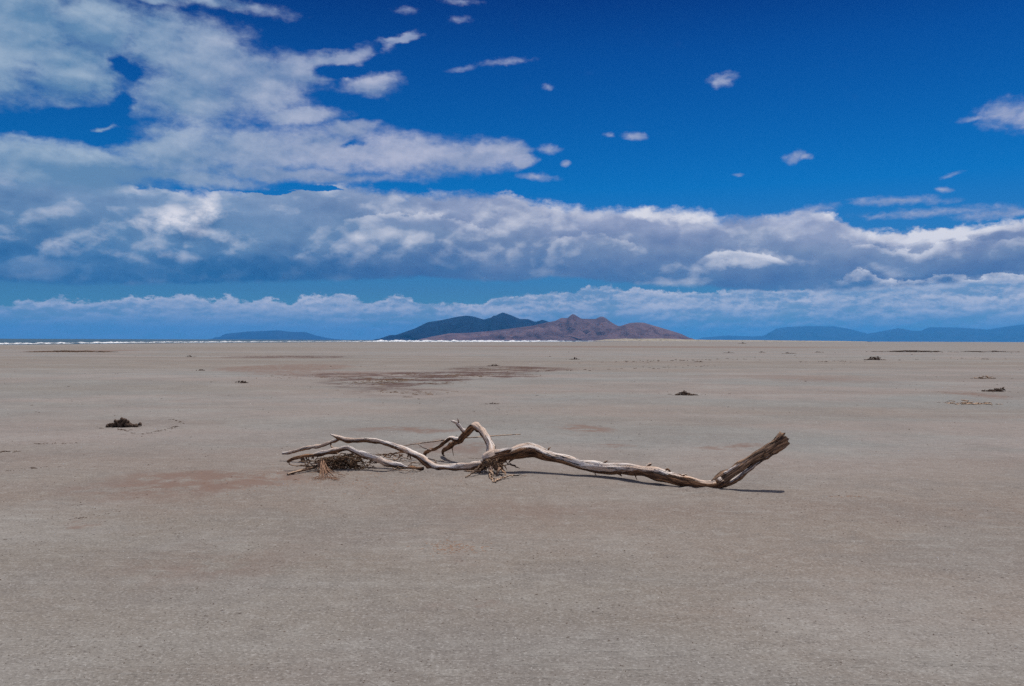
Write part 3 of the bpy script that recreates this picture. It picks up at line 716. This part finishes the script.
tb = Tube().add(*tr([(320,465.2,470.5,1.6,.9),(312,468,471,1.5,.9),(300,471,473.2,1.3,.7),(287.5,474.3,475.4,.9,.4)]), seg=10, seed=61)
part(tb, 'branch', m_brownwood)
tb = Tube().add(*tr([(290,461,470,.5,.9),(290,464.5,470,.5,.9),(297,465.8,470,.4,.9),(308,466.3,470,.5,.9),(320,466.5,470,.4,.9)]), seg=7)
part(tb, 'twig', m_brownwood)
tb = Tube()
tb.add(*tr([(371,455.6,462,.9,.9),(382,455,461.5,.8,.9),(395,453.6,461,.8,.9),(404,452.6,460.5,.7,.9),(414,455.4,460,.5,.9)]), seg=8, kink=.3)
for k in range(16):
    x = random.uniform(372, 414); a_, l_ = random.gauss(0, 2.2), random.uniform(1.2, 5); tb.add(*tr([(x,454.4,461.3,.6,1),(x+a_*.4,454.4+l_*.5,461.3,random.uniform(.3,1.1),1),(x+a_,min(454.4+l_,460.4),461.3+random.uniform(-.4,.4),.2,1)]), seg=6, rough=.5, kink=.3)
part(tb, 'twig', m_brownwood)
tb = Tube().add(*tr([(521,434.4,457,.35,.5),(505,435.2,458,.45,.5),(485,436.6,459.5,.55,.5),(460,438.6,460.6,.6,.5),(440,440.8,460.6,.6,.3),(420,443.4,460,.5,.3),(404,446,459,.3,.3)]), seg=7, kink=.1, seed=71)
part(tb, 'twig', m_brownwood)
# roots at the knot
tb = Tube()
for rows in [
    [(487,464,474,1.4),(481,469,475,1.2),(473,473.6,476.5,1.0),(466,477.4,478.2,.5)],
    [(491,465,474,2.0),(492,471,476,1.5),(491,476,478,1),(493,481,481.4,.5)],
    [(495,464,474,1.8),(498,470,476,1.4),(499,474.5,477,1.0),(495,475.5,477.5,.5)],
    [(488,463,474,1.6),(490,470,476,1.1),(494,478,479,.7),(497,482.6,483.4,.4)],
    [(499,466,474,1.3),(503,471,476,1.0),(506,475,477.5,.5)],
    [(500,461.5,472.5,1.2),(506,462.4,472,.9),(513,465.4,472,.7),(520,468.5,472.5,.35)],
    [(499,462,473,.9),(502,466.5,473,.7),(508,464.3,472.5,.5)],
    [(493,482.4,483.4,.5),(499,479.4,481,.8),(508,476.6,478.6,.7),(517,475.2,477.4,.5),(527,475.6,476.8,.25)],
    [(482,463,474,1.6),(478,468,474.6,1),(470,471,474.6,.8),(462,472.4,474.6,.4)],
    [(592.5,471.5,477,.9),(595,473.6,477,.7),(597,475,477,.4)],
    [(636,474,481.5,.8),(636.6,477,481.4,.5),(637.8,480.2,481.4,.3)],
    [(457,464,473,.5),(457.4,468,473.2,.4),(458,472.6,473.6,.3)],
    ]:
    part(Tube().add(*tr([(*r, .7) for r in rows]), seg=8, rough=.4, kink=.55), 'root', m_brownwood)
for k in range(46):
    x, y = random.uniform(484, 503), random.uniform(459, 469)
    a = random.gauss(0, .55); L = random.uniform(3, 9)
    tb.add(*tr([(x,y,475,.9,.8),(x+math.sin(a)*L*.5,y+L*.4,475.5,.7,.8),(x+math.sin(a)*L+random.uniform(-2,2),min(y+L*.9,479),max(475.6, min(y+L*.9,479)+.4),.2,.8)]), seg=6, kink=.6, rough=.5)
part(tb, 'rootlets', m_weed)
for k in range(34):
    x = random.uniform(318, 424); y = random.uniform(452, 468) if x < 400 else random.uniform(458, 468); g_ = 470 + random.uniform(-4, 2)
    a = random.uniform(-.5, .9) * random.choice([-1, 1]); L = random.uniform(7, 26) * random.choice([-1, 1]); r_ = random.uniform(.25, .6)
    pts_ = [(x + L * q, min(y + L * a * q * .25 + random.gauss(0, 1.1), g_ - .4), g_ + random.uniform(-.5, .5), r_ * (1.05 - .7 * q), .8) for q in (0, .25, .5, .75, 1)]
    t_ = Tube().add(*tr(pts_), seg=6, rough=.4, kink=.4)
    if k % 2: m_ = pts_[2]; t_.add(*tr([m_, (m_[0] + L * .15, m_[1] - 2, m_[2], r_ * .5, .8), (m_[0] + L * .3, m_[1] - random.uniform(1, 4), m_[2], r_ * .2, .8)]), seg=5, kink=.3)
    part(t_, 'twig', random.choice([m_brownwood, m_brownwood, m_weed]))
for k in range(22):
    x = random.uniform(392, 478); g_ = random.uniform(461, 475); y = g_ - random.uniform(.5, 4); L = random.uniform(8, 24) * random.choice([-1, 1]); r_ = random.uniform(.22, .5)
    pts_ = [(x + L * q, min(y + random.gauss(0, .9), g_ - .3), g_ + random.uniform(-.4, .4), r_ * (1.05 - .7 * q), .8) for q in (0, .25, .5, .75, 1)]
    part(Tube().add(*tr(pts_), seg=6, rough=.4, kink=.4), 'twig', m_brownwood)
# dark tangle caught under the left limbs
tb = Tube()
for k in range(290):
    x = min(max(random.gauss(342, 16), 306), 374)
    topy = 453.5 + abs(x - 346) * .16
    y = topy + (468 - topy) * random.random(); g_ = 470.5 + random.uniform(-3, 1.5)
    a = random.choice([random.gauss(1.3, .5), random.gauss(0, .45), random.gauss(3.1, .45)]); L = random.uniform(3, 11)
    e = (x + math.cos(a) * L, min(y + abs(math.sin(a)) * L * .7, g_ - .3))
    tb.add(*tr([(x,y,g_,random.uniform(.2,.5)),((x+e[0])/2+random.uniform(-1.2,1.2),(y+e[1])/2+random.uniform(-1.2,.6),g_+random.uniform(-.6,.6),random.uniform(.25,.75)),(e[0],e[1],g_+random.uniform(-.6,.6),.15)]), seg=6, kink=.25, rough=.5)
for k in range(60):
    x = random.uniform(322, 358); y = random.uniform(459, 468); r = random.uniform(.8, 2.0)
    tb.add(*tr([(x-r,y,470,r*.3),(x,y+random.uniform(-1,1),470+random.uniform(-1,1),r*.8),(x+r,y+random.uniform(-1,1),470,r*.3)]), seg=8, kink=.3, rough=.7)
for k in range(28):
    x = random.uniform(296, 322); a_, l_ = random.gauss(0, 2.5), random.uniform(1, 7); y_ = 456 - (x - 300) * .12; tb.add(*tr([(x,y_,470,.5),(x+a_*.4,y_+l_*.5,470,random.uniform(.3,.9)),(x+a_,y_+l_,470,.2)]), seg=6, rough=.5, kink=.3)
part(tb, 'root_tangle', m_weed)
tb = Tube()
for k in range(70):
    x = random.gauss(322, 1.8); y = random.uniform(459, 464); e = x + random.gauss(5, 4.0); ye = random.uniform(468, 479.5); g_ = max(471.5, ye + .3)
    m1 = (x + (e - x) * .35 + random.uniform(-1.6, 1.6), y + (ye - y) * .5)
    tb.add(*tr([(x,y,471,.3),(m1[0],m1[1],(471+g_)/2,random.uniform(.3,.6)),(e,ye,g_,.2)]), seg=5, kink=.25)
for k in range(60):
    x = random.gauss(324, 10); g_ = random.uniform(472, 481); a = random.uniform(-.8, .8); L = random.uniform(2, 8)
    tb.add(*tr([(x,g_-.4,g_,.2),(x+L*.5,g_-1.0+a*.5,g_+a*.5,.3),(x+L,g_-.3+a,g_+a,.15)]), seg=5, kink=.2)
part(tb, 'fibre_clump', m_tan)

# ------------------------------------------------------------------ debris clumps on the flat
CL_SP = []
def clump(px, gy, wpx, hpx, label, cat='driftwood debris', name='debris_clump', nst=40, mat=m_dark, prof=None, group='dark debris clumps scattered on the flat'):
    c = ground_at(px, gy); s = c.y / F; tb = Tube()
    w, h = wpx * s * .9, max(hpx * s * .88, .02); CL_SP.append((c, w))
    for k in range(nst):
        u = random.gauss(0, .30); u = max(-.5, min(.5, u))
        hh = h * ((prof(u) if prof else (1 - (2 * u) ** 2)) * random.uniform(.1, 1) + .05)
        x = u * w; y = random.uniform(-.5, .5) * w * .35; a = random.uniform(0, 6.28); L = w * random.uniform(.08, .30)
        r = max(.004, h * random.uniform(.06, .14))
        p0 = Vector((x, y, max(hh * .9, r))); p1 = p0 + Vector((math.cos(a) * L * .5, math.sin(a) * L * .4, random.uniform(-.3, .3) * h * .6)); p1.z = max(p1.z, r)
        p2 = p0 + Vector((math.cos(a) * L, math.sin(a) * L * .7, random.uniform(-.7, .15) * h)); p2.z = max(p2.z, r * .5)
        tb.add([p0, p1, p2], [r, r * 1.3, r * .5], seg=6, kink=.3, rough=.5, step=L / 5)
    for k in range(5):                                      # a lumpy core
        u = random.uniform(-.3, .3); r = h * .2 * (1 - abs(u))
        q = Vector((u * w, random.uniform(-.1, .1) * w, r * .6))
        tb.add([q - Vector((w * .07, 0, 0)), q, q + Vector((w * .07, 0, 0))], [r * .3, r, r * .3], seg=8, rough=.6, kink=.3, step=w * .02)
    o = mesh_obj(name, tb.v, tb.f, mat, None, True, {'grain': tb.g, 'bark': tb.b}); o.location = c + Vector((0, 0, gz(c.x, c.y) - .004))
    tagk(o, label, cat, group); return o
clump(123, 427, 29, 11.5, 'dark heap of twigs and weed alone on the sand at left', nst=70, prof=lambda u: max(.12, 1 - abs(u - .03) * 2.7))
clump(687, 395, 23, 5.5, 'small black clump with a thin tail right of centre', nst=50, prof=lambda u: max(.1, 1 - abs(u + .2) * 4))
clump(995, 391.5, 20, 5, 'dark ragged clump rising toward the right edge', nst=50, prof=lambda u: max(.1, .5 + u))
clump(972, 404, 46, 4, 'low row of brown twigs standing up near the right edge', nst=44, mat=m_brownwood, prof=lambda u: random.choice([.1,.1,.3,1]))
clump(985, 378.5, 20, 3, 'thin grey-brown tuft behind the ragged clump at right', nst=26, mat=m_brownwood)
clump(241, 383, 12, 3.5, 'small dark clump left of the dark weed band', nst=24)
clump(201, 370.5, 9, 2, 'tiny dark clump farther off at left', nst=16)
clump(190, 357, 7, 2, 'tiny dark speck of debris near the left shoreline', nst=10)
clump(875, 360, 17, 4, 'rounded dark clump in the right distance', nst=40)
clump(574, 359.5, 8, 3, 'tiny dark clump on the far flat straight below the brown twin-peaked hills', nst=14)
clump(494, 366, 10, 2.5, 'small dark clump just beyond the weed band', nst=18)
clump(493, 404, 8, 2, 'small dark flake of debris lying on sand beyond the arched limb', nst=12)
clump(912, 352, 60, 1.8, 'long dark brown line of wrack in the right distance', nst=80, group=None, name='wrack_line')
clump(990, 352, 60, 1.2, 'faint broken line of wrack at the far right', nst=40, group=None, name='wrack_line')
clump(72, 352, 80, 1.6, 'long low dark brown ridge of wrack near the left shore', nst=90, group=None, name='wrack_line', mat=m_weed)
for px, gy, w, lab in [(730,353,5,'speck of debris left of the far right wrack'),(762,352.5,4,'speck of debris near the far tan strip'),(788,353.5,6,'paired dark speck in the right distance'),(818,352.5,5,'dark speck left of the rounded clump'),(743,343.6,3,'farthest dark speck by the horizon'),(176,426.5,6,'short row of crumbs right of the twig heap'),(700,362,5,'speck on the flat below the island'),(4,452,14,'flat dark scrap at the left edge')]:
    clump(px, gy, w, 1.6, lab, nst=10)

# ------------------------------------------------------------------ crumbs and chips (uncountable)
def chips(name, label, mat, spots):
    vs, fs = [], []
    for (x, y, s, el) in spots:
        a = random.uniform(0, 3.14); ca, sa = math.cos(a), math.sin(a); z = gz(x, y) - s * .05; b0 = len(vs)
        k = 6
        for j in range(k):
            t_ = 2 * math.pi * j / k; u = math.cos(t_) * s * el * random.uniform(.6, 1.1); v = math.sin(t_) * s * random.uniform(.6, 1.1)
            vs.append((x + u * ca - v * sa, y + u * sa + v * ca, z))
        for j in range(k):
            p = vs[b0 + j]; vs.append((x + (p[0] - x) * .6, y + (p[1] - y) * .6, z + s * random.uniform(.25, .6)))
        for j in range(k):
            j2 = (j + 1) % k; fs.append((b0 + j, b0 + j2, b0 + k + j2, b0 + k + j))
        fs.append(tuple(b0 + k + j for j in range(k)))
    o = mesh_obj(name, vs, fs, mat, None, False); tagk(o, label, name.replace('_', ' '), kind='stuff'); return o
sp_ = []
for k in range(5200):
    px = random.uniform(-40, 1064); py = 352 + 334 * random.random() ** .8
    p = ground_at(px, py); dens = .25 + .75 * (mn.noise(Vector((p.x * .35, p.y * .35, 0))) > .05) + (.8 if px < 260 and 480 < py < 560 else 0)
    if random.random() < dens * .6:
        sp_.append((p.x, p.y, p.y / F * random.uniform(.25, .75) * (1.5 if random.random() < .04 else 1), random.choice([1, 1.3, 1.8, 3])))
for (x0, y0, x1, y1, n_) in [(36,444,82,442,26),(142,434,178,427,40),(118,429,134,433,18),(170,419,186,424,14),(5,470,60,466,14),(60,520,120,512,16),(600,362,760,359,50),(520,372,720,366,40),(800,362,1010,358,40)]:
    for k in range(n_):
        t_ = random.random(); p = ground_at(x0 + (x1 - x0) * t_, y0 + (y1 - y0) * t_ + random.gauss(0, .5)); sp_.append((p.x, p.y, p.y / F * random.uniform(.4, 1.0), random.choice([1.5, 2.5, 4])))
for c_, w_ in CL_SP:
    for k in range(14): sp_.append((c_.x + random.gauss(0, .55) * w_, c_.y + random.gauss(0, .35) * w_, c_.y / F * random.uniform(.3, .9), random.choice([1.5, 3, 5])))
chips('sand_crumbs', 'tiny dark crumbs of plant debris strewn over the sand', m_dark, sp_)
ws = []
for (px, py, rx, ry, n_) in [(395,381,62,4,420),(455,375,80,2.5,420),(510,369,55,2,240),(300,357,50,.8,160),(400,393,60,5,90),(320,377,70,3,90),(255,356,30,.8,60)]:
    for k in range(n_):
        q = ground_at(px + random.gauss(0, .45) * rx, py + random.gauss(0, .45) * ry)
        if mn.noise(Vector((q.x * .8, q.y * .5, 9))) > -.1: ws.append((q.x, q.y, random.uniform(.008, .028), random.choice([1, 3, 5, 7])))
chips('weed_wrack', 'dark reddish brown band of dried weed on the mid-distance sand', m_weed, ws)
ps = []
for k in range(260):
    q = ground_at(random.uniform(-40, 1064), 372 + 314 * random.random() ** .7); ps.append((q.x, q.y, q.y / F * random.uniform(.3, .65), random.choice([1, 1.4, 2])))
m_shell, n, b = material('pale_shell', .7, .3); b.inputs['Base Color'].default_value = (.62, .60, .56, 1)
chips('shell_grit', 'sparse pale shell bits and salt grit dotted over the sand', m_shell, ps)
ls = []
for k in range(700):
    px = random.gauss(330, 70); q = ground_at(px, max(462, 478 + random.gauss(0, 7) + abs(px - 330) * .04))
    ls.append((q.x, q.y, random.uniform(.0025, .006), random.choice([1, 2, 4])))
for k in range(170):
    q = ground_at(random.gauss(452, 15), random.gauss(547, 2.5)); ls.append((q.x, q.y, random.uniform(.002, .005), random.choice([2, 4, 7])))
for k in range(60):
    q = ground_at(random.gauss(850, 9), random.gauss(496.5, .6)); ls.append((q.x, q.y, random.uniform(.002, .005), random.choice([2, 4])))
chips('bark_litter', 'fine reddish bark litter around the left end of the branch', m_tan, ls)

# ------------------------------------------------------------------ render settings
sc.view_settings.view_transform = 'Standard'; sc.view_settings.look = 'None'
sc.view_settings.exposure = 0; sc.view_settings.gamma = 1; sc.view_settings.use_curve_mapping = False
sc.cycles.use_denoising = False
sc.cycles.max_bounces = 5; sc.cycles.volume_bounces = 1
sc.cycles.use_adaptive_sampling = False
